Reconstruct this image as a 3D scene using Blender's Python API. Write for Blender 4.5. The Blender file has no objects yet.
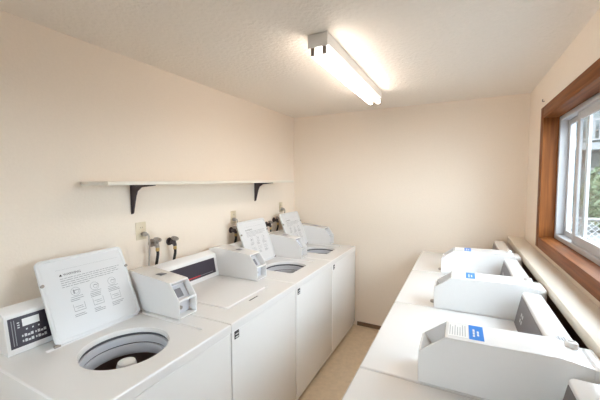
import bpy, bmesh, math, random
from mathutils import Vector, Matrix
random.seed(7)
scene = bpy.context.scene
COL = scene.collection

# ------------------------------------------------------------------ materials
def mat(name, col, rough=.5, metal=0, bump=0, scale=50, vary=0, spec=.5, coat=0, emit=0, detail=3):
    m = bpy.data.materials.new(name); m.use_nodes = True
    nt = m.node_tree; b = nt.nodes['Principled BSDF']
    b.inputs['Base Color'].default_value = (*col, 1)
    b.inputs['Roughness'].default_value = rough
    b.inputs['Metallic'].default_value = metal
    b.inputs['Specular IOR Level'].default_value = spec
    b.inputs['Coat Weight'].default_value = coat
    b.inputs['Coat Roughness'].default_value = .08
    if emit:
        b.inputs['Emission Color'].default_value = (*col, 1)
        b.inputs['Emission Strength'].default_value = emit
    tc = nt.nodes.new('ShaderNodeTexCoord')
    nz = nt.nodes.new('ShaderNodeTexNoise'); nz.inputs['Scale'].default_value = scale
    nz.inputs['Detail'].default_value = detail
    nt.links.new(tc.outputs['Object'], nz.inputs['Vector'])
    if vary:
        mx = nt.nodes.new('ShaderNodeMix'); mx.data_type = 'RGBA'
        mx.inputs[6].default_value = (*[c * (1 - vary) for c in col], 1)
        mx.inputs[7].default_value = (*[min(1, c * (1 + vary)) for c in col], 1)
        nt.links.new(nz.outputs['Fac'], mx.inputs[0])
        nt.links.new(mx.outputs[2], b.inputs['Base Color'])
    if bump:
        bp = nt.nodes.new('ShaderNodeBump'); bp.inputs['Strength'].default_value = bump
        bp.inputs['Distance'].default_value = .01
        nt.links.new(nz.outputs['Fac'], bp.inputs['Height'])
        nt.links.new(bp.outputs['Normal'], b.inputs['Normal'])
    return m

def wood_mat(name, c1, c2, rough, axis):
    m = bpy.data.materials.new(name); m.use_nodes = True
    nt = m.node_tree; b = nt.nodes['Principled BSDF']; b.inputs['Roughness'].default_value = rough; b.inputs['Specular IOR Level'].default_value = .15
    tc = nt.nodes.new('ShaderNodeTexCoord'); mp = nt.nodes.new('ShaderNodeMapping')
    s = [60, 60, 60]; s[axis] = 3; mp.inputs['Scale'].default_value = s
    nz = nt.nodes.new('ShaderNodeTexNoise'); nz.inputs['Scale'].default_value = 1; nz.inputs['Detail'].default_value = 4
    rp = nt.nodes.new('ShaderNodeValToRGB')
    rp.color_ramp.elements[0].position = .3; rp.color_ramp.elements[0].color = (*c1, 1)
    rp.color_ramp.elements[1].position = .7; rp.color_ramp.elements[1].color = (*c2, 1)
    nt.links.new(tc.outputs['Object'], mp.inputs['Vector']); nt.links.new(mp.outputs[0], nz.inputs['Vector'])
    nt.links.new(nz.outputs['Fac'], rp.inputs[0]); nt.links.new(rp.outputs[0], b.inputs['Base Color'])
    return m

M = dict(
    wall=mat('cream wall paint', (.85, .745, .635), .75, bump=.12, scale=90, vary=.025, spec=.25),
    ceil=mat('textured ceiling paint', (.84, .78, .71), .85, bump=.6, scale=42, vary=.03, spec=.15, detail=5),
    floor=mat('tan sheet vinyl', (.70, .56, .40), .45, bump=.03, scale=26, vary=.16, detail=6),
    base=mat('brown vinyl baseboard and gap shade', (.19, .11, .06), .5, vary=.1),
    enamel=mat('white enamel', (.83, .82, .815), .22, bump=.015, scale=14, vary=.012, coat=.25),
    plastic=mat('white plastic', (.84, .83, .825), .18, vary=.01, coat=.3),
    lidin=mat('lid inner enamel', (.74, .74, .75), .3, bump=.02, scale=20),
    label=mat('white paper label', (.85, .85, .84), .5),
    greylabel=mat('pale grey paper label', (.62, .62, .63), .5),
    blue=mat('blue label', (.02, .22, .70), .4),
    gap=mat('dark grey gap', (.10, .10, .11), .6),
    paleink=mat('pale grey ink', (.45, .45, .47), .5),
    ink=mat('black ink', (.03, .03, .035), .5),
    greyink=mat('grey ink', (.28, .28, .30), .5),
    panel=mat('charcoal control panel', (.045, .036, .052), .3, vary=.08),
    dpanel=mat('taupe control panel', (.105, .085, .09), .35, vary=.08),
    red=mat('red stripe', (.6, .03, .04), .4),
    seam=mat('near black gasket', (.03, .028, .03), .7),  # near black for toe kicks and outlet slots
    chrome=mat('chrome', (.6, .58, .56), .22, 1),
    steel=mat('dull steel', (.34, .30, .27), .45, .55),
    brass=mat('brass', (.55, .38, .16), .35, 1),
    iron=mat('dark painted iron', (.06, .042, .045), .5),
    rubber=mat('black rubber', (.015, .014, .015), .5),
    basket=mat('dark brown basket', (.15, .095, .085), .4, bump=.1, scale=60, vary=.2),
    tub=mat('grey tub plastic', (.62, .62, .66), .35),
    coin=mat('grey coin slide metal', (.22, .22, .25), .4, .3),
    ivory=mat('ivory plastic', (.68, .58, .42), .4),
    cord=mat('grey cord', (.40, .36, .32), .5),
    shelf=mat('cream painted shelf', (.80, .74, .64), .45, bump=.02, scale=30, vary=.02),
    ledge=mat('cream glossy ledge paint', (.83, .76, .65), .3, bump=.03, scale=30, vary=.03),
    vinyl=mat('white vinyl frame', (.50, .50, .515), .4),
    fixture=mat('white fixture enamel', (.75, .74, .72), .35),
    woodv=wood_mat('stained wood vertical', (.14, .042, .010), (.25, .083, .019), .5, 2),
    woodh=wood_mat('stained wood horizontal', (.14, .042, .010), (.25, .083, .019), .5, 1),
    ground=mat('pale concrete', (.13, .13, .13), .8, vary=.1, scale=3),
    lawn=mat('lawn', (.16, .26, .07), .9, vary=.3, scale=20),
    siding=mat('grey house siding', (.10, .115, .115), .8, vary=.06, scale=4),
    roof=mat('dark roof', (.16, .17, .17), .8, vary=.1),
    white=mat('grey exterior paint', (.17, .17, .175), .5),
    leaf=mat('hedge leaves', (.085, .12, .06), .6, vary=.45, scale=6),
    leaf2=mat('tree leaves', (.075, .12, .055), .6, vary=.4, scale=6),
    bark=mat('bark', (.12, .08, .05), .9, vary=.2),
    wire=mat('galvanised wire', (.5, .5, .52), .4, .8),
    dglass=mat('dark house glass', (.10, .13, .14), .1),
)
def emission(name, col, s):
    m = bpy.data.materials.new(name); m.use_nodes = True; nt = m.node_tree
    nt.nodes.remove(nt.nodes['Principled BSDF']); e = nt.nodes.new('ShaderNodeEmission')
    e.inputs[0].default_value = (*col, 1); e.inputs[1].default_value = s
    nt.links.new(e.outputs[0], nt.nodes['Material Output'].inputs[0]); return m
M['tube'] = emission('fluorescent tube', (1, .88, .77), 10.5)
def glass_mat():
    m = bpy.data.materials.new('window glass'); m.use_nodes = True; nt = m.node_tree
    nt.nodes.remove(nt.nodes['Principled BSDF'])
    t = nt.nodes.new('ShaderNodeBsdfTransparent'); t.inputs[0].default_value = (.95, .97, .96, 1)
    g = nt.nodes.new('ShaderNodeBsdfGlossy'); g.inputs['Roughness'].default_value = .02
    f = nt.nodes.new('ShaderNodeFresnel')
    ge = nt.nodes.new('ShaderNodeNewGeometry'); ma = nt.nodes.new('ShaderNodeMath'); ma.operation = 'MULTIPLY_ADD'
    ma.inputs[1].default_value = 1 / 1.25 - 1.25; ma.inputs[2].default_value = 1.25      # same reflectance from both faces of the pane
    nt.links.new(ge.outputs['Backfacing'], ma.inputs[0]); nt.links.new(ma.outputs[0], f.inputs[0])
    x = nt.nodes.new('ShaderNodeMixShader')
    nt.links.new(f.outputs[0], x.inputs[0]); nt.links.new(t.outputs[0], x.inputs[1]); nt.links.new(g.outputs[0], x.inputs[2])
    nt.links.new(x.outputs[0], nt.nodes['Material Output'].inputs[0]); return m
M['glass'] = glass_mat()

# ------------------------------------------------------------------ helpers
def tag(o, label=None, cat=None, group=None, kind=None):
    if label: o['label'] = label
    if cat: o['category'] = cat
    if group: o['group'] = group
    if kind: o['kind'] = kind
    return o
def thing(name, label, cat, loc, group=None):
    o = bpy.data.objects.new(name, None); COL.objects.link(o)
    o.location = loc; o.empty_display_size = .1
    return tag(o, label, cat, group)
def obj(name, bm, m, parent=None, off=None, bevel=0, smooth=True, angle=40, segs=3):
    """link bm (in coordinates of the room minus off) as ONE mesh object"""
    if off is None and parent is not None:
        off = Vector(parent.location)
        if parent.parent is not None: off = off + Vector(parent.parent.location)
    if off is None: off = Vector((0, 0, 0))
    bmesh.ops.recalc_face_normals(bm, faces=bm.faces[:])
    vs = [v.co for v in bm.verts]
    lo = Vector([min(v[i] for v in vs) for i in range(3)]); hi = Vector([max(v[i] for v in vs) for i in range(3)])
    c = Vector(((lo.x + hi.x) / 2, (lo.y + hi.y) / 2, lo.z))
    bmesh.ops.translate(bm, verts=bm.verts[:], vec=-c)
    me = bpy.data.meshes.new(name)
    if smooth:
        for f in bm.faces: f.smooth = True
        for e in bm.edges:
            if len(e.link_faces) == 2 and e.calc_face_angle(0) > math.radians(angle): e.smooth = False
    bm.to_mesh(me); bm.free()
    ms = m if isinstance(m, (list, tuple)) else [m]
    for k in ms: me.materials.append(M[k] if isinstance(k, str) else k)
    o = bpy.data.objects.new(name, me); COL.objects.link(o)
    o.location = c - off
    if parent: o.parent = parent
    if bevel:
        b = o.modifiers.new('bevel', 'BEVEL'); b.width = bevel; b.segments = segs; b.limit_method = 'ANGLE'
        b.angle_limit = math.radians(35); b.harden_normals = True
    return o
def base(*bms):
    return bmesh.new()
def box(bm, x0, x1, y0, y1, z0, z1, r=0, seg=2, mi=0):
    t = bmesh.new(); bmesh.ops.create_cube(t, size=1)
    for v in t.verts:
        v.co = Vector((x0 + (v.co.x + .5) * (x1 - x0), y0 + (v.co.y + .5) * (y1 - y0), z0 + (v.co.z + .5) * (z1 - z0)))
    if r: bmesh.ops.bevel(t, geom=t.edges[:], offset=r, segments=seg, affect='EDGES', profile=.5)
    merge(bm, t, mi); return bm
def merge(bm, t, mi=0, mx=None):
    mp = {}
    for v in t.verts: mp[v] = bm.verts.new(mx @ v.co if mx else v.co)
    for f in t.faces:
        try:
            nf = bm.faces.new([mp[v] for v in f.verts]); nf.material_index = mi or f.material_index
        except ValueError: pass
    t.free()
def B(*a, **k): return box(bmesh.new(), *a, **k)
def tube(bm, pts, r, n=10, caps=True, mi=0):
    pts = [Vector(p) for p in pts]; rs = r if isinstance(r, (list, tuple)) else [r] * len(pts)
    rings = []; up = None
    for i, p in enumerate(pts):
        d = (pts[min(i + 1, len(pts) - 1)] - pts[max(i - 1, 0)]).normalized()
        if up is None:
            up = Vector((0, 0, 1)) if abs(d.z) < .9 else Vector((1, 0, 0))
        a = (up - d * up.dot(d)).normalized(); b = d.cross(a); up = a
        rings.append([bm.verts.new(p + (a * math.cos(t) + b * math.sin(t)) * rs[i]) for t in [2 * math.pi * k / n for k in range(n)]])
    for A, C in zip(rings, rings[1:]):
        for k in range(n):
            f = bm.faces.new((A[k], A[(k + 1) % n], C[(k + 1) % n], C[k])); f.material_index = mi
    if caps:
        for R in (rings[0], rings[-1]):
            f = bm.faces.new(R); f.material_index = mi
    return bm
def smoothpath(pts, n=6):
    pts = [Vector(p) for p in pts]; out = []
    for i in range(len(pts) - 1):
        p0 = pts[max(i - 1, 0)]; p1 = pts[i]; p2 = pts[i + 1]; p3 = pts[min(i + 2, len(pts) - 1)]
        for k in range(n):
            t = k / n
            out.append(.5 * ((2 * p1) + (p2 - p0) * t + (2 * p0 - 5 * p1 + 4 * p2 - p3) * t * t + (3 * p1 - p0 - 3 * p2 + p3) * t ** 3))
    return out + [pts[-1]]
def lathe(bm, prof, c, n=48, mi=0):
    rings = []
    for r, z in prof:
        rings.append([bm.verts.new((c[0] + r * math.cos(2 * math.pi * k / n), c[1] + r * math.sin(2 * math.pi * k / n), z)) for k in range(n)])
    for A, C in zip(rings, rings[1:]):
        for k in range(n):
            f = bm.faces.new((A[k], A[(k + 1) % n], C[(k + 1) % n], C[k])); f.material_index = mi
    return rings
def prism_xz(prof, y0, y1):
    """profile in x/z extruded along y; returns bm and the side faces by profile edge"""
    bm = bmesh.new()
    a = [bm.verts.new((x, y0, z)) for x, z in prof]; b = [bm.verts.new((x, y1, z)) for x, z in prof]
    bm.faces.new(a); bm.faces.new(b[::-1]); sides = []
    n = len(prof)
    for k in range(n): sides.append(bm.faces.new((a[k], b[k], b[(k + 1) % n], a[(k + 1) % n])))
    bmesh.ops.recalc_face_normals(bm, faces=bm.faces[:])
    return bm, sides
def pocket(bm, f, margin, depth, mi=0):
    bm.normal_update(); n = f.normal.copy()
    bmesh.ops.inset_region(bm, faces=[f], thickness=margin, depth=0)
    r = bmesh.ops.extrude_face_region(bm, geom=[f])
    vs = [e for e in r['geom'] if isinstance(e, bmesh.types.BMVert)]
    fs = [e for e in r['geom'] if isinstance(e, bmesh.types.BMFace)]
    bmesh.ops.translate(bm, verts=vs, vec=-n * depth)
    if f.is_valid: bmesh.ops.delete(bm, geom=[f], context='FACES')
    for q in fs: q.material_index = mi
def text_bm(s, size):
    cu = bpy.data.curves.new('t', 'FONT'); cu.body = s; cu.size = size; cu.align_x = 'LEFT'
    o = bpy.data.objects.new('t', cu); COL.objects.link(o)
    dg = bpy.context.evaluated_depsgraph_get(); me = bpy.data.meshes.new_from_object(o.evaluated_get(dg))
    bm = bmesh.new(); bm.from_mesh(me)
    bpy.data.objects.remove(o); bpy.data.curves.remove(cu); bpy.data.meshes.remove(me)
    for f in bm.faces: f.material_index = 0
    return bm

# ------------------------------------------------------------------ room
W, H, Y0 = 2.370, 2.4266, -4.25
T = .14
def S(name, bm, m, parent=None, **k):
    o = obj(name, bm, m, parent, **k)
    if parent is None: o['kind'] = 'structure'
    return o
S('floor', B(-T, W + T, Y0 - T, T, -.1, 0), 'floor')
S('ceiling', B(-T, W + T, Y0 - T, T, H, H + .1), 'ceil')
S('wall_left', B(-T, 0, Y0 - T, T, 0, H), 'wall')
S('wall_back', B(0, W, 0, T, 0, H), 'wall')
bm = B(0, .55, Y0 - T, Y0, 0, H); box(bm, 1.55, W, Y0 - T, Y0, 0, H); box(bm, .55, 1.55, Y0 - T, Y0, 2.1, H)
S('wall_front', bm, 'wall')
WY0, WY1, WZ0, WZ1 = -2.25, -.635, 1.236, 2.116      # the window opening
bm = B(W, W + T, Y0 - T, WY0, 0, H)
box(bm, W, W + T, WY1, T, 0, H); box(bm, W, W + T, WY0, WY1, 0, WZ0); box(bm, W, W + T, WY0, WY1, WZ1, H)
S('wall_right', bm, 'wall')
S('baseboard_back', B(.815, 1.49, -.012, 0, 0, .045, .003), 'base')
S('baseboard_front', B(1.56, W - .02, Y0, Y0 + .012, 0, .068, .003), 'base')
# added half glazed door, unseen behind the viewer, lets in daylight fill
bm = B(.59, .73, Y0 - .07, Y0 - .03, .01, 2.06, .003); box(bm, 1.37, 1.51, Y0 - .07, Y0 - .03, .01, 2.06, .003)
box(bm, .73, 1.37, Y0 - .07, Y0 - .03, .01, 1.10, .003); box(bm, .73, 1.37, Y0 - .07, Y0 - .03, 1.92, 2.06, .003)
dr = S('added_fill_door', bm, 'fixture')
obj('fill_door_pane', B(.725, 1.375, Y0 - .053, Y0 - .047, 1.095, 1.925), 'glass', dr)
obj('door_handle', tube(tube(bmesh.new(), [(.66, Y0 - .03, 1), (.66, Y0 + .02, 1)], .012), [(.66, Y0 + .02, 1), (.66, Y0 + .05, 1)], .027, 16), 'chrome', dr)
bm = B(.55, .588, Y0 - T, Y0 + .005, 0, 2.1); box(bm, 1.512, 1.55, Y0 - T, Y0 + .005, 0, 2.1); box(bm, .588, 1.512, Y0 - T, Y0 + .005, 2.062, 2.1)
obj('fill_door_frame', bm, 'fixture', dr)

# low boxed ledge under the window
lg = S('trim_1', B(2.238, W - .012, Y0, 0, 1.088, 1.141, .007), 'ledge')
obj('gap_shade_board', B(W - .012, W, Y0, 0, 0, 1.089), 'base', lg)  # board coloured dark for the shade in the gap behind the dryers

# window
cw, ct = .066, .020
win = S('window_1', B(W - ct, W, WY1 - .002, WY1 + cw + .010, WZ0 - cw, WZ1 + cw, .004), 'woodv')   # far upright of the casing
def wp(name, bm, m, bevel=0): return obj(name, bm, m, win, bevel=bevel)
wp('casing', B(W - ct, W, WY0 - cw, WY0 + .002, WZ0 - cw, WZ1 + cw, .004), 'woodv')
wp('casing', B(W - ct, W, WY0, WY1, WZ1 - .002, WZ1 + cw, .004), 'woodh')
wp('casing', B(W - ct, W, WY0, WY1, WZ0 - cw, WZ0 + .002, .004), 'woodh')
jd = .088
bm = B(W - ct, W + jd, WY1 - .018, WY1, WZ0, WZ1); box(bm, W - ct, W + jd, WY0, WY0 + .018, WZ0, WZ1)
wp('jamb', bm, 'woodv')
bm = B(W - ct, W + jd, WY0 + .018, WY1 - .018, WZ1 - .018, WZ1); box(bm, W - ct, W + jd, WY0 + .018, WY1 - .018, WZ0, WZ0 + .014)
wp('jamb', bm, 'woodh')
def frame(x0, x1, y0, y1, z0, z1, w, r=.003, wz=None):
    wz = wz or w
    bm = B(x0, x1, y0, y0 + w, z0, z1, r); box(bm, x0, x1, y1 - w, y1, z0, z1, r)
    box(bm, x0, x1, y0 + w - .001, y1 - w + .001, z0, z0 + wz, r); box(bm, x0, x1, y0 + w - .001, y1 - w + .001, z1 - wz, z1, r); return bm
fy0, fy1, fz0, fz1 = WY0 + .018, WY1 - .018, WZ0 + .014, WZ1 - .018
fx = W + .070
wp('window_frame', frame(fx, fx + .085, fy0, fy1, fz0, fz1, .030), 'vinyl')
MY = -1.03
o = wp('sash', frame(fx + .046, fx + .062, MY - .04, fy1 - .03, fz0 + .03, fz1 - .03, .036), 'vinyl')
obj('pane', B(fx + .052, fx + .056, MY - .005, fy1 - .065, fz0 + .065, fz1 - .065), 'glass', o)
o = wp('sash', frame(fx + .016, fx + .032, fy0 + .03, MY + .05, fz0 + .03, fz1 - .03, .05), 'vinyl')
obj('pane', B(fx + .021, fx + .025, fy0 + .079, MY + .001, fz0 + .079, fz1 - .079), 'glass', o)
for p in win.children_recursive: pass
# small hook beside the casing top
hk = obj('wall_hook', tube(bmesh.new(), smoothpath([(W, -.548, 2.235), (W - .009, -.548, 2.235), (W - .012, -.548, 2.241), (W - .010, -.548, 2.251)], 4), .003, 8), 'steel')
tag(hk, 'small metal hook on the wall above the window casing corner', 'hook')

# ------------------------------------------------------------------ ceiling light
lx0, lx1, ly0, ly1 = 1.106, 1.214, -1.91, -.685
lt = thing('ceiling_light', 'white two tube fluorescent strip light mounted on the ceiling', 'ceiling light', (1.16, -1.30, 2.3))
bm, sd = prism_xz([(lx0, H), (lx1, H), (lx1 - .002, 2.370), (lx1 - .016, 2.360), (lx0 + .016, 2.360), (lx0 + .002, 2.370)], ly0 + .002, ly1 - .002)
obj('housing', bm, 'fixture', lt, bevel=.002)
for y in (ly0, ly1): obj('end_cap', B(lx0 - .002, lx1 + .002, y - .003, y + .003, 2.357, H - .001, .001), 'fixture', lt)
tz = 2.332
for x in (lx0 + .024, lx1 - .019):
    for y, s in ((ly0, 1), (ly1, -1)):
        bm = B(x - .011, x + .011, y, y + s * .016, tz - .014, 2.361, .004)
        obj('socket', bm, 'steel', lt)
    bm = tube(bmesh.new(), [(x, ly0 + .018, tz), (x, ly0 + .03, tz), (x, ly1 - .03, tz), (x, ly1 - .018, tz)], [.015, .0185, .0185, .015], 16)
    obj('tube', bm, 'tube', lt)

# ------------------------------------------------------------------ shelf
sz0, sz1, sy0, sy1, sxf = 1.645, 1.666, -2.468, -.47, .245
sh = thing('wall_shelf', 'long cream painted shelf board on two dark iron brackets', 'shelf', (sxf / 2, (sy0 + sy1) / 2, sz0))
obj('shelf_board', B(.002, sxf, sy0, sy1, sz0, sz1, .003), 'shelf', sh)
for y in (-2.172, -.842):
    bm, _ = prism_xz([(.001, sz0), (.212, sz0), (.212, sz0 - .006), (.10, sz0 - .016), (.060, sz0 - .040), (.044, sz0 - .075), (.016, sz0 - .178), (.001, sz0 - .182)], y - .004, y + .004)
    box(bm, .001, .006, y - .008, y + .008, sz0 - .185, sz0 - .001, .001)
    box(bm, .001, .214, y - .010, y + .010, sz0 - .006, sz0 - .0005, .001)
    obj('bracket', bm, 'iron', sh)

# ------------------------------------------------------------------ washers
def rect_hit(c, a, x0, x1, y0, y1):
    dx, dy = math.cos(a), math.sin(a); t = 1e9
    if dx > 1e-9: t = min(t, (x1 - c[0]) / dx)
    if dx < -1e-9: t = min(t, (x0 - c[0]) / dx)
    if dy > 1e-9: t = min(t, (y1 - c[1]) / dy)
    if dy < -1e-9: t = min(t, (y0 - c[1]) / dy)
    return (c[0] + dx * t, c[1] + dy * t)
DZ = .930
def deck_bm(ya, yb, c, lc, lo):
    """top panel with a shallow lid recess and a round opening"""
    R = (.045, .806, ya + .002, yb - .002)
    r1 = (.248, .712 if lo > .22 else .664, lc - lo, lc + .216); r2 = (.254, .706 if lo > .22 else .660, lc - lo + .004, lc + .212)
    ang = set(round(2 * math.pi * k / 72, 6) for k in range(72))
    for q in (R, r1, r2):
        for x in q[:2]:
            for y in q[2:]: ang.add(round(math.atan2(y - c[1], x - c[0]) % (2 * math.pi), 6))
    ang = sorted(ang); bm = bmesh.new(); loops = []
    def add(fn, z): loops.append([bm.verts.new((*fn(a), z)) for a in ang])
    e = .006
    add(lambda a: rect_hit(c, a, *R), .885)
    add(lambda a: rect_hit(c, a, *R), DZ - e)
    add(lambda a: rect_hit(c, a, R[0] + .002, R[1] - .002, R[2] + .002, R[3] - .002), DZ - .002)
    add(lambda a: rect_hit(c, a, R[0] + e, R[1] - e, R[2] + e, R[3] - e), DZ)
    add(lambda a: rect_hit(c, a, *r1), DZ)
    add(lambda a: rect_hit(c, a, *r2), DZ - .008)
    for r, z in ((.186, DZ - .008), (.182, DZ - .010), (.180, DZ - .016), (.180, DZ - .03)):
        add(lambda a: (c[0] + r * math.cos(a), c[1] + r * math.sin(a)), z)
    n = len(ang)
    for A, C in zip(loops, loops[1:]):
        for k in range(n): bm.faces.new((A[k], A[(k + 1) % n], C[(k + 1) % n], C[k]))
    return bm
def lid_print(lid, F, w, L):
    """printed warning block on the lid's inner face; F maps (u across, v up, d out) to the room"""
    ink = bmesh.new(); tri = bmesh.new(); lines = bmesh.new()
    def bar(bm, u0, u1, v0, v1):
        bm.faces.new([bm.verts.new(F(u, v, .0006)) for u, v in ((u0, v0), (u1, v0), (u1, v1), (u0, v1))])
    u0, v = -w * .30, L * .765
    bm_t = text_bm('WARNING', .0165)
    mp = {q: ink.verts.new(F(u0 + .018 + q.co.x, v + q.co.y, .0006)) for q in bm_t.verts}
    for f in bm_t.faces: ink.faces.new([mp[q] for q in f.verts])
    bm_t.free()
    tri.faces.new([tri.verts.new(F(u0 + a, v + b, .0006)) for a, b in ((0, 0), (.014, 0), (.007, .0115))])
    bar(lines, u0 - .01, u0 + w * .72, L * .845, L * .8465)
    for k, l in enumerate((.70, .66, .69, .60, .30)):
        vv = v - .014 - k * .0105; u = u0
        while u < u0 + w * l:
            d = random.uniform(.008, .03); bar(lines, u, min(u + d, u0 + w * l), vv, vv + .0024); u += d + .004
    def ring(cx, cy, r):
        for k in range(18):
            a, b = 2 * math.pi * k / 18, 2 * math.pi * (k + 1) / 18
            lines.faces.new([lines.verts.new(F(cx + q * math.cos(t), cy + q * math.sin(t), .0006)) for q, t in ((r, a), (r, b), (r - .0014, b), (r - .0014, a))])
    for row in range(2):
        for cc in range(3):
            cu = u0 + .05 + cc * .090; cv = L * (.545 - row * .19)
            if row == 0:
                ring(cu, cv, .021); ring(cu + .004, cv - .002, .010)
                bar(lines, cu - .026, cu + .028, cv - .026, cv - .024); bar(lines, cu - .004, cu + .022, cv + .004, cv + .006)
            else:
                bar(lines, cu - .026, cu - .0245, cv - .018, cv + .016); bar(lines, cu + .024, cu + .0255, cv - .018, cv + .016)
                bar(lines, cu - .026, cu + .0255, cv - .02, cv - .018); bar(lines, cu - .02, cu + .016, cv + .001, cv + .003); bar(lines, cu - .012, cu + .018, cv - .008, cv - .006)
            for j in range(2 + (cc != 0)): bar(lines, cu - .03, cu + random.uniform(.0, .034), cv - .036 - j * .008, cv - .0335 - j * .008)
    bar(lines, u0 + .040, u0 + .046, L * .52, L * .57)
    obj('warning_text', ink, 'ink', lid, smooth=False)
    obj('warning_triangle', tri, 'ink', lid, smooth=False)
    obj('instruction_print', lines, 'greyink', lid, smooth=False)
def make_lid(root, lc, opened, lean):
    w = .418; L = .398
    if opened:
        P = Vector((.260, lc, DZ + .003)); up = Vector((-lean, 0, .352)).normalized(); n = Vector((up.z, 0, -up.x))
    else:
        P = Vector((.254, lc, DZ - .013)); up = Vector((1, 0, 0)); n = Vector((0, 0, -1)); L = .404
    F = lambda u, v, d: P + Vector((0, 1, 0)) * u + up * v + n * d
    t = bmesh.new(); th = .020
    def loop(inset, d, r):
        pts = []
        hw = w / 2 - inset; a0, a1 = inset, L - inset
        for cx, cy, s in ((hw - r, a1 - r, 0), (-hw + r, a1 - r, 1), (-hw + r, a0 + r, 2), (hw - r, a0 + r, 3)):
            for k in range(6):
                a = math.pi / 2 * (s + k / 5); pts.append(F(cx + r * math.cos(a), cy + r * math.sin(a), d))
        return [t.verts.new(p) for p in pts]
    seq = [loop(.006, -th, .022), loop(.001, -th + .005, .026), loop(0, -.006, .026), loop(.002, -.001, .026), loop(.006, 0, .024), loop(.012, 0, .020), loop(.016, -.004, .018)]
    t.faces.new(seq[0])
    for A, C in zip(seq, seq[1:]):
        for k in range(24): t.faces.new((A[k], A[(k + 1) % 24], C[(k + 1) % 24], C[k]))
    t.faces.new(seq[-1])
    lid = obj('lid', t, 'lidin' if opened else 'enamel', root, angle=30)
    for s in (-1, 1):
        q = F(s * (w / 2 - .006), .004, -.008)
        obj('hinge_pin', tube(bmesh.new(), [q + Vector((0, -.012, 0)), q + Vector((0, .012, 0))], .0075, 10), 'steel', lid)
    if opened:
        G = lambda u, v, d: F(u, v, d - .004)
        lid_print(lid, G, w, L)
        for s in (-1, 1):
            a, b = F(s * (w / 2 - .007), L * .70, -.002), F(s * (w / 2 - .007), L * .70, .007)
            obj('bumper', tube(bmesh.new(), [a, b], .0075, 12), 'steel', lid)
    else:
        obj('finger_notch', B(.692, .703, lc - .050, lc + .040, DZ - .003, DZ + .0006, .001), 'gap', root)
    return lid
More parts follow.
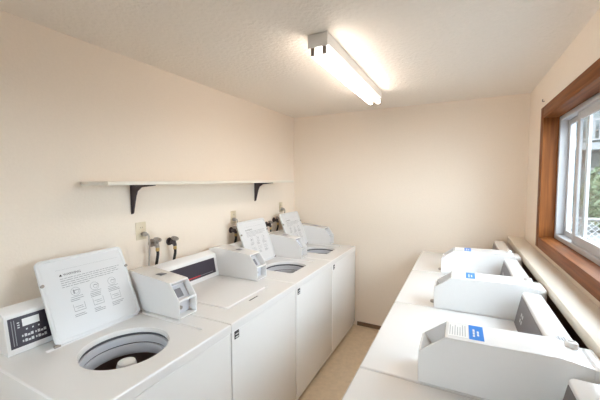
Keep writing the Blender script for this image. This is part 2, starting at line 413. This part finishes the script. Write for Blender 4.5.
def make_washer(label, ya, yb, lc, opened, style, dc=.015, lo=.216, cx=.515, lean=.158):
    c = (cx, lc - dc)
    root = thing('washer', label, 'washing machine', (.42, (ya + yb) / 2, 0), 'coin operated top load washers along the left wall')
    bm = B(.05, .786, ya + .003, yb - .003, .02, .886)
    bmesh.ops.delete(bm, geom=[f for f in bm.faces if f.calc_center_median().z > .88], context='FACES')
    for x in (.10, .72):
        for y in (ya + .07, yb - .07): tube(bm, [(x, y, 0), (x, y, .03)], .022, 12)
    # pressed ribs on the cabinet side
    for z in (.25, .50, .75): box(bm, .12, .70, ya + .0005, ya + .004, z, z + .012, .001)
    obj('cabinet', bm, 'enamel', root)
    obj('front_panel', B(.784, .805, ya + .004, yb - .004, .075, .883, .004, 3), 'enamel', root)
    obj('toe_kick', B(.740, .775, ya + .02, yb - .02, .004, .074), 'seam', root)
    obj('top_panel', deck_bm(ya, yb, c, lc, lo), 'enamel', root, smooth=False)
    # dark badge with two light marks
    by = ya + .043
    bg = obj('badge', B(.8045, .8075, by - .018, by + .018, .838, .880, .001), 'ink', root)
    bm = bmesh.new()
    for z in (.845, .861): box(bm, .8072, .8079, by - .013, by + .013, z, z + .004)
    obj('badge_mark', bm, 'label', bg)
    # tub
    bm = bmesh.new()
    lathe(bm, [(.1815, .914), (.178, .912), (.177, .900), (.180, .898)], c)
    obj('tub_ring', bm, 'plastic', root)
    bm = bmesh.new()
    lathe(bm, [(.180, .8985), (.1805, .887), (.190, .880)], c)
    obj('gasket', bm, 'gap', root)
    bm = bmesh.new()
    lathe(bm, [(.186, .884), (.178, .886), (.174, .884), (.172, .852), (.178, .849), (.178, .8455), (.170, .843), (.165, .815), (.172, .795), (.185, .79)], c)
    obj('balance_ring', bm, 'tub', root)
    bm = bmesh.new()
    lathe(bm, [(.1785, .850), (.1765, .8495), (.1765, .8450), (.1785, .8445)], c)
    obj('ring_groove', bm, 'gap', root)
    bm = bmesh.new()
    R = lathe(bm, [(.178, .80), (.195, .78), (.205, .50), (.19, .47), (.05, .48), (.001, .485)], c)
    obj('basket', bm, 'basket', root)  # basket interior in a dark brown colour
    bm = bmesh.new()
    lathe(bm, [(.12, .48), (.10, .52), (.06, .57), (.047, .66), (.042, .835), (.036, .850), (.020, .858), (.001, .860)], c, 32)
    for k in range(4):
        a = math.pi / 4 + k * math.pi / 2; d = Vector((math.cos(a), math.sin(a), 0)); q = Vector((-d.y, d.x, 0)) * .006
        pr = [(.04, .70), (.062, .68), (.075, .60), (.13, .53), (.13, .49), (.04, .49)]
        f0 = [bm.verts.new(Vector((c[0], c[1], z)) + d * r + q) for r, z in pr]; f1 = [bm.verts.new(Vector((c[0], c[1], z)) + d * r - q) for r, z in pr]
        bm.faces.new(f0); bm.faces.new(f1[::-1])
        for j in range(len(pr)): bm.faces.new((f0[j], f1[j], f1[(j + 1) % 6], f0[(j + 1) % 6]))
    obj('agitator', bm, 'plastic', root)
    make_lid(root, lc, opened, lean)
    # console across the back
    n0, n1 = ya + .055, yb - .088
    prof = [(.068, DZ), (.168, DZ), (.172, DZ + .012), (.142, 1.098), (.132, 1.106), (.073, 1.122), (.068, 1.116)]
    bm, sd = prism_xz(prof, n0, n1)
    con = obj('console', bm, 'plastic', root, bevel=.004)
    fd = Vector((-.030, 0, .156)).normalized(); fn = Vector((fd.z, 0, -fd.x)); fo = Vector((.172, 0, DZ + .012))
    FP = lambda y, v, d: fo + Vector((0, y, 0)) + fd * v + fn * d
    def slab(name, y0, y1, v0, v1, m, d0=-.001, d1=.0015, parent=con):
        t = bmesh.new(); q = [[t.verts.new(FP(y, v, d)) for y, v in ((y0, v0), (y1, v0), (y1, v1), (y0, v1))] for d in (d0, d1)]
        t.faces.new(q[0][::-1]); t.faces.new(q[1])
        for k in range(4): t.faces.new((q[0][k], q[0][(k + 1) % 4], q[1][(k + 1) % 4], q[1][k]))
        return t if name is None else obj(name, t, m, parent)
    if style == 'digital':
        slab('control_panel', n0 + .012, n1 - .06, .016, .144, 'panel')
        t = bmesh.new()
        for dy in (.022, .031): merge(t, slab(None, n0 + dy, n0 + dy + .0025, .026, .134, None, .0015, .002))
        obj('panel_border', t, 'greyink', con)
        slab('display', n0 + .060, n0 + .122, .098, .130, 'label', .0015, .003)
        for k in range(3): slab('indicator_light', n0 + .070 + k * .022, n0 + .076 + k * .022, .080, .086, 'greylabel', .0015, .0022)
        for k in range(2):
            for r in range(2):
                y = n0 + .062 + k * .048; v = .030 + r * .022
                slab('arrow_mark', y - .009, y - .004, v + .003, v + .011, 'greylabel', .0015, .0022)
                for j in range(3): slab('panel_button', y + j * .0115, y + j * .0115 + .009, v + .001, v + .013 - (j % 2) * .004, 'greylabel', .0015, .0022)
        for k in range(3): slab('indicator_light', n0 + .042, n0 + .050, .096 + k * .010, .101 + k * .010, 'greylabel', .0015, .0022)
    else:
        slab('control_panel', n0 + .02, n1 - .030, .022, .134, 'panel')
        slab('panel_stripe', n1 - .34, n1 - .19, .033, .040, 'red', .0015, .0022)
        slab('panel_line', n1 - .19, n1 - .06, .035, .038, 'greyink', .0015, .0022)
    # coin box bolted to the right of the console
    y0, y1 = yb - .087, yb + .040
    prof = [(.12, DZ + .002), (.532, DZ + .002), (.532, 1.030), (.465, 1.120), (.150, 1.150), (.068, 1.132), (.068, DZ + .06)]
    bm, sd = prism_xz(prof, y0, y1)
    pocket(bm, sd[1], .011, .05, 1); pocket(bm, sd[2], .011, .045, 1)
    cb = obj('coin_box', bm, ['plastic', 'tub'], root, bevel=.004)
    obj('vault_lock', tube(bmesh.new(), [(.480, y0 + .032, .985), (.512, y0 + .032, .985)], .010, 12), 'steel', cb)
    t = bmesh.new(); box(t, .30, .345, y0 + .045, y0 + .085, 1.1345, 1.1375, .001)
    obj('top_slot', t, 'coin', cb)
    nn = Vector((.090, 0, .067)).normalized(); ctr = Vector((.498, (y0 + y1) / 2, 1.075)) - nn * .044
    t = bmesh.new(); bmesh.ops.create_cube(t, size=1)
    ud = Vector((-.067, 0, .090)).normalized()
    for v in t.verts: v.co = ctr + ud * v.co.x * .05 + Vector((0, 1, 0)) * (v.co.y * .06 - .014) + nn * v.co.z * .014
    obj('coin_slide', t, 'coin', cb)
    return root
wl, wL = .7173, -.057
S_ = [wL - k * wl for k in range(5)]
make_washer('white top load washer with lid raised and digital console, nearest of the left row', S_[4], S_[3], -2.527, True, 'digital', .050, .248, .503)
make_washer('white top load washer with its lid shut and dark red-striped console', S_[3], S_[2], -1.855, False, 'dial')
make_washer('white top load washer with raised lid, just beyond the closed-lid washer', S_[2], S_[1], -1.078, True, 'dial', .045, .216, .515, .130)
make_washer('white top load washer with raised lid standing against the back wall', S_[1], S_[0], -.355, True, 'dial', .045, .216, .515, .130)

# ------------------------------------------------------------------ dryers
RX, RZ, wr, RY = 1.5018, .9443, .7402, -.0723
def make_dryer(label, ya, yb, lock, sticker, gap=.028):
    root = thing('dryer', label, 'dryer', (1.85, (ya + yb) / 2, 0), 'coin operated dryers along the window wall')
    bm = B(RX + .022, 2.195, ya + .003, yb - .003, .02, .90, .004)
    for x in (1.6, 2.12):
        for y in (ya + .07, yb - .07): tube(bm, [(x, y, 0), (x, y, .03)], .022, 12)
    obj('cabinet', bm, 'enamel', root)
    obj('front_panel', B(RX + .004, RX + .024, ya + .004, yb - .004, .09, .896, .006, 3), 'enamel', root)
    obj('toe_kick', B(RX + .035, RX + .06, ya + .02, yb - .02, .004, .089), 'seam', root)
    obj('top_panel', B(RX, 2.2, ya + .0015, yb - .0015, .898, RZ, .010, 4), 'enamel', root, angle=60)
    ym = (ya + yb) / 2
    d = obj('door', B(RX - .014, RX + .005, ym - .24, ym + .24, .30, .74, .012, 3), 'enamel', root)
    obj('door_handle', B(RX - .026, RX - .012, ym + .18, ym + .215, .47, .57, .005), 'plastic', d)
    # console
    n0, n1 = ya + .150, yb - gap
    prof = [(2.095, RZ + .001), (2.195, RZ + .001), (2.207, RZ + .02), (2.207, 1.098), (2.200, 1.106), (2.135, 1.108), (2.125, 1.102)]
    bm, sd = prism_xz(prof, n0, n1)
    con = obj('console', bm, 'plastic', root, bevel=.004)
    fo = Vector((2.095, 0, RZ + .001)); fd = Vector((.030, 0, .157)).normalized(); fn = Vector((-fd.z, 0, fd.x))
    def slab(bm, y0, y1, v0, v1, d0, d1):
        q = [[bm.verts.new(fo + Vector((0, y, 0)) + fd * v + fn * dd) for y, v in ((y0, v0), (y1, v0), (y1, v1), (y0, v1))] for dd in (d0, d1)]
        bm.faces.new(q[0]); bm.faces.new(q[1])
        for k in range(4): bm.faces.new((q[0][k], q[0][(k + 1) % 4], q[1][(k + 1) % 4], q[1][k]))
        return bm
    obj('control_panel', slab(bmesh.new(), n0 + .01, n1 - .012, .006, .148, -.001, .002), 'dpanel', con)
    for a in range(2):
        for b in range(2): obj('panel_button', slab(bmesh.new(), n1 - .150 + a * .030, n1 - .132 + a * .030, .050 + b * .026, .066 + b * .026, .002, .0026), 'greylabel', con)
    # long coin box on the right, reaching back over the console
    y0, y1 = ya + .002, ya + .150
    prof = [(1.718, RZ + .001), (2.12, RZ + .001), (2.198, RZ + .03), (2.198, 1.120), (2.12, 1.134), (1.806, 1.128), (1.718, 1.060)]
    bm, sd = prism_xz(prof, y0, y1)
    pocket(bm, sd[5], .010, .055, 1)
    cb = obj('coin_box', bm, ['plastic', 'tub'], root, bevel=.005)
    obj('rear_housing', B(2.197, 2.232, y0 + .004, y1 - .002, RZ + .06, 1.118, .006), 'plastic', cb)
    # labels on the sloping top
    ti = lambda x: 1.128 + (x - 1.80) * .006 / .32
    def strip(bm, x0, x1, a, b, e=.0006):
        bm.faces.new([bm.verts.new((x, y, ti(x) + e)) for x, y in ((x0, a), (x1, a), (x1, b), (x0, b))])
        return bm
    pl = obj('paper_label', strip(bmesh.new(), 1.812, 1.875, y0 + .022, y1 - .016, .0005), 'label', cb, smooth=False)
    t = bmesh.new()
    for k in range(7): strip(t, 1.816 + k * .008, 1.8185 + k * .008, y0 + .03, y1 - .022 - random.uniform(0, .03), .0009)
    obj('label_print', t, 'paleink', cb, smooth=False)
    bl = obj('blue_label', strip(bmesh.new(), 1.877, 1.922, y0 + .018, y1 - .014, .0006), 'blue', cb, smooth=False)
    t = bmesh.new()
    for x, cuts in ((1.889, (.012, .026, .030, .048, .052, .072)), (1.902, (.022, .038, .042, .060))):
        for a, b in zip(cuts[::2], cuts[1::2]): strip(t, x, x + .006, y0 + .028 + a, y0 + .028 + b, .0010)
    obj('label_print', t, 'label', cb, smooth=False)
    if lock:
        obj('coin_lock', tube(tube(bmesh.new(), [(1.720, y0 + .05, .962), (1.702, y0 + .05, .962)], .010, 14), [(1.702, y0 + .05, .962), (1.697, y0 + .05, .962)], .007, 12), 'steel', cb)
    # lock boss and small sticker on the console top beside the box
    bx, byy = 2.172, y1 - .026
    bm = bmesh.new(); lathe(bm, [(.018, 1.118), (.018, 1.136), (.014, 1.141), (.0005, 1.142)], (bx, byy), 20)
    obj('lock_boss', bm, 'plastic', cb)
    obj('key_slot', B(bx - .009, bx + .009, byy - .003, byy + .003, 1.1415, 1.1432), 'steel', cb)
    if sticker:
        st = obj('sticker', B(2.155, 2.192, n0 + .035, n0 + .085, 1.1075, 1.1087), 'greylabel', con)
        t = bmesh.new()
        for k in range(4): box(t, 2.159 + k * .008, 2.162 + k * .008, n0 + .040, n0 + .080 - .01 * (k % 2), 1.1087, 1.1091)
        obj('sticker_print', t, 'greyink', con)
    return root
D_ = [RY - k * wr for k in range(5)]
make_dryer('white dryer nearest the viewer, mostly cut off at the lower right corner', D_[4], D_[3], False, False, .048)
make_dryer('white dryer with the large coin box in the right foreground', D_[3], D_[2], False, True)
make_dryer('white dryer second from the back wall under the window', D_[2], D_[1], True, False)
make_dryer('white dryer standing against the back wall below the window corner', D_[1], D_[0], True, False)

# ------------------------------------------------------------------ outlets, cords, valves, hoses
def outlet(label, y, z):
    r = thing('wall_outlet', label, 'outlet', (0, y, z - .057), 'power outlets on the left wall')
    obj('cover_plate', B(.0005, .006, y - .036, y + .036, z - .057, z + .057, .002), 'ivory', r)
    for dz in (-.02, .02):
        f = obj('receptacle', B(.0055, .008, y - .016, y + .016, z + dz - .014, z + dz + .014, .001), 'ivory', r)
        t = bmesh.new()
        for dy in (-.006, .006): box(t, .0079, .0084, y + dy - .001, y + dy + .001, z + dz - .002, z + dz + .007)
        obj('slot', t, 'seam', f)
    return r
def cord(label, y, z, dy, zend):
    r = thing('power_cord', label, 'cord', (.02, y, zend), 'power cords hanging on the left wall')
    obj('plug', tube(bmesh.new(), [(.0086, y, z), (.020, y, z), (.034, y, z), (.042, y + .004, z)], [.013, .016, .015, .010], 12), 'cord', r)
    p = smoothpath([(.040, y + .004, z), (.047, y + dy * .5, z - .002), (.045, y + dy, z - .035), (.035, y + dy + .006, z - .12), (.025, y + dy, zend)], 6)
    obj('cable', tube(bmesh.new(), p, .005, 8), 'cord', r)
outlet('ivory power outlet under the near shelf bracket', -2.116, 1.345)
outlet('ivory power outlet behind the raised lid of the third washer', -1.185, 1.335)
outlet('ivory power outlet near the back corner of the left wall', -.335, 1.36)
cord('grey power cord hanging from the outlet under the near bracket', -2.108, 1.325, .018, 1.03)
cord('grey power cord beside the lid of the third washer', -1.200, 1.318, .02, 1.03)
cord('grey power cord behind the lid of the back corner washer', -.335, 1.34, .02, 1.03)
def valve(label, y, z, dark):
    r = thing('water_valve', label, 'valve', (.0, y, z - .05), 'water valves above the washers')
    m = 'iron' if dark else 'steel'; k_ = .78
    P = lambda x, dz: (x * k_, y, z + dz * k_)
    bm = bmesh.new()
    tube(bm, [(.001, y, z), (.008, y, z), (.010, y, z)], [.028, .026, .013], 18)
    tube(bm, [P(.008, 0), P(.055, 0)], .012, 12)
    tube(bm, [P(.040, -.012), P(.052, .002), P(.070, .026)], [.017, .019, .012], 14)
    tube(bm, [P(.058, 0), P(.070, -.014), P(.072, -.034)], [.012, .012, .013], 12)
    obj('valve_body', bm, m, r)
    c = Vector(P(.074, .034)); ax = Vector((.4, 0, .92)).normalized()
    bm = tube(bmesh.new(), [c - ax * .012, c + ax * .004], .006, 10)
    u = Vector((0, 1, 0)); v = ax.cross(u); n = 20
    tube(bm, [c + (u * math.cos(2 * math.pi * k / n) + v * math.sin(2 * math.pi * k / n)) * .021 for k in range(n + 1)], .006, 8, caps=False)
    for k in range(4):
        a = math.pi / 2 * k + .4; tube(bm, [c, c + (u * math.cos(a) + v * math.sin(a)) * .020], .0045, 8)
    obj('valve_handle', bm, 'steel', r)
def hose(label, y, z):
    zt = z - .028
    r = thing('water_hose', label, 'hose', (.03, y, .98), 'fill hoses behind the washers')
    obj('coupling', tube(bmesh.new(), [(.0562, y, zt), (.0562, y, zt - .022)], .0125, 6), 'brass', r)
    p = smoothpath([(.0562, y, zt - .020), (.0545, y + .002, zt - .045), (.040, y + .006, zt - .085), (.028, y + .008, zt - .12), (.022, y + .008, zt - .16), (.022, y + .008, .98)], 6)
    obj('hose_tube', tube(bmesh.new(), p, .0095, 10), 'rubber', r)
for y, z, d, w in ((-2.038, 1.253, False, 'beside the near outlet'), (-1.895, 1.238, True, 'behind the closed-lid washer'),
                   (-1.222, 1.222, True, 'left of the third washer lid'), (-.640, 1.200, True, 'between the two far raised lids, nearer one'),
                   (-.490, 1.230, True, 'between the two far raised lids, farther one')):
    valve(('black' if d else 'grey') + ' water valve on the left wall ' + w, y, z, d)
    hose('black rubber fill hose below the water valve ' + w, y, z)

# ------------------------------------------------------------------ outside the window
S('ground', B(-6, 40, -14, 45, -.35, -.11), 'ground')
ap = thing('apartment_building', 'grey two storey building with white balcony railing outside the window', 'building', (9, 16, -.11))
obj('facade', B(1, 20, 16.4, 24, -.05, 6.2), 'siding', ap)
obj('roof', B(.2, 20.8, 14.4, 24.4, 6.2, 6.5, .02), 'roof', ap)
obj('fascia', B(.2, 20.8, 14.3, 14.42, 5.62, 6.2), 'white', ap)
obj('balcony_floor', B(1, 20, 14.8, 16.4, 2.95, 3.25), 'white', ap)
for x in (2.0, 5.6, 9.2, 12.8):
    obj('post', B(x - .08, x + .08, 14.85, 15.0, -.05, 5.7), 'white', ap)
bm = B(1, 20, 14.86, 14.94, 4.22, 4.32); box(bm, 1, 20, 14.86, 14.94, 3.36, 3.44)
for k in range(84): box(bm, 1.1 + k * .225, 1.19 + k * .225, 14.88, 14.92, 3.4, 4.25)
obj('railing', bm, 'white', ap)
for x in (3.2, 6.8, 10.4):
    f = obj('window', B(x, x + 1.6, 16.34, 16.42, 3.9, 5.3, .02), 'white', ap); obj('pane', B(x + .1, x + 1.5, 16.325, 16.345, 4.0, 5.2), 'dglass', f)
    f = obj('window', B(x, x + 1.6, 16.34, 16.42, .7, 2.2, .02), 'white', ap); obj('pane', B(x + .1, x + 1.5, 16.325, 16.345, .8, 2.1), 'dglass', f)
def foliage(bm, c, rad, n, s):
    for _ in range(n):
        while True:
            p = Vector((random.uniform(-1, 1), random.uniform(-1, 1), random.uniform(-1, 1)))
            if .45 < p.length < 1: break
        q = Vector((c[0] + p.x * rad[0], c[1] + p.y * rad[1], c[2] + p.z * rad[2]))
        a = Vector((random.gauss(0, 1), random.gauss(0, 1), random.gauss(0, 1))).normalized(); b = a.orthogonal().normalized(); k = s * random.uniform(.6, 1.3)
        d = a.cross(b)
        bm.faces.new([bm.verts.new(q + v) for v in (b * k, d * k * .5 + a * k * .1, -b * k, -d * k * .5 + a * k * .1)])
def bush(name, label, cat, c, rad, m, n, s, group=None):
    r = thing(name, label, cat, (c[0], c[1], -.11), group)
    bm = bmesh.new(); foliage(bm, c, rad, n, s)
    f = obj('foliage', bm, m, r, smooth=False); f['kind'] = 'stuff'
    bm = bmesh.new()
    for k in range(5):
        a = k * 1.256; tube(bm, [(c[0] + .1 * math.cos(a), c[1] + .1 * math.sin(a), -.05), (c[0] + rad[0] * .5 * math.cos(a), c[1] + rad[1] * .5 * math.sin(a), c[2])], [.05, .02], 6)
    obj('stem', bm, 'bark', r)
for k, (x, y, rx, rz, w) in enumerate(((4.5, 10.6, .85, 1.15, 'seen through the narrow left sash'), (6.3, 10.2, .9, 1.2, 'seen through the large right pane'), (8.3, 10.8, 1.0, 1.1, 'farthest right beyond the fence'))):
    bush('garden_shrub', 'green leafy shrub outside ' + w, 'shrub', (x, y, rz - .1), (rx, .8, rz), 'leaf', 2600, .09, 'shrubs in front of the building')
for k, (x, y, rx, rz, zc, w) in enumerate(((3.6, 13.2, 1.3, 2.4, 4.4, 'left of the others, before the balcony'), (10.4, 12.6, 1.5, 2.2, 4.6, 'right of the others, before the balcony'))):
    r = thing('garden_tree', 'green leafy tree outside ' + w, 'tree', (x, y, -.11), 'trees in front of the building')
    bm = bmesh.new(); foliage(bm, (x, y, zc), (rx, .9, rz), 2600, .12)
    q = obj('foliage', bm, 'leaf2', r, smooth=False); q['kind'] = 'stuff'
    obj('trunk', tube(bmesh.new(), [(x, y, -.11), (x + .05, y, zc * .5), (x, y, zc + .8)], [.11, .09, .03], 8), 'bark', r)
fn = thing('garden_fence', 'low chain link fence with pale top rail outside the window', 'fence', (6, 5.6, -.11))
obj('rail', tube(bmesh.new(), [(2.9, 5.6, .78), (12, 5.6, .78)], .03, 8), 'white', fn)
bm = bmesh.new()
for k in range(-8, 75):
    for s in (1, -1):
        x = 3 + k * .12; a = (x, 5.6 + s * .004, -.03); b = (x + s * .8, 5.6 + s * .004, .77)
        if 2.9 < a[0] < 12 and 2.9 < b[0] < 12: tube(bm, [a, b], .004, 4, caps=False)
mo = obj('mesh', bm, 'wire', fn); mo['kind'] = 'stuff'; mo.name = 'chain_mesh'
for x in (3.0, 5.2, 7.4, 9.6): obj('post', tube(bmesh.new(), [(x, 5.6, -.05), (x, 5.6, .82)], .03, 8), 'wire', fn)

# ------------------------------------------------------------------ light and camera
wd = bpy.data.worlds.new('World'); scene.world = wd; wd.use_nodes = True
bg = wd.node_tree.nodes['Background']; bg.inputs[0].default_value = (.76, .88, 1.0, 1); bg.inputs[1].default_value = 8

cam = bpy.data.cameras.new('Camera'); co = bpy.data.objects.new('Camera', cam); COL.objects.link(co)
yaw, pitch, roll, fpx = .4708, .0630, -.0046, 315.498
f = Vector((-math.sin(yaw) * math.cos(pitch), math.cos(yaw) * math.cos(pitch), -math.sin(pitch)))
r = Vector((math.cos(yaw), math.sin(yaw), 0)); u = r.cross(f)
r2 = r * math.cos(roll) + u * math.sin(roll); u2 = -r * math.sin(roll) + u * math.cos(roll)
mx = Matrix((r2, u2, -f)).transposed().to_4x4(); mx.translation = (1.8385, -3.4532, 1.6685)
co.matrix_world = mx
cam.sensor_fit = 'HORIZONTAL'; cam.sensor_width = 36; cam.lens = 36 * fpx / 600; cam.clip_start = .02; cam.clip_end = 200
scene.camera = co
vs = scene.view_settings
scene.display_settings.display_device = 'sRGB'
vs.view_transform = 'Standard'; vs.look = 'None'; vs.gamma = 1; vs.use_curve_mapping = False; vs.exposure = .68
scene.cycles.max_bounces = 12; scene.cycles.diffuse_bounces = 8
scene.cycles.sample_clamp_indirect = 8
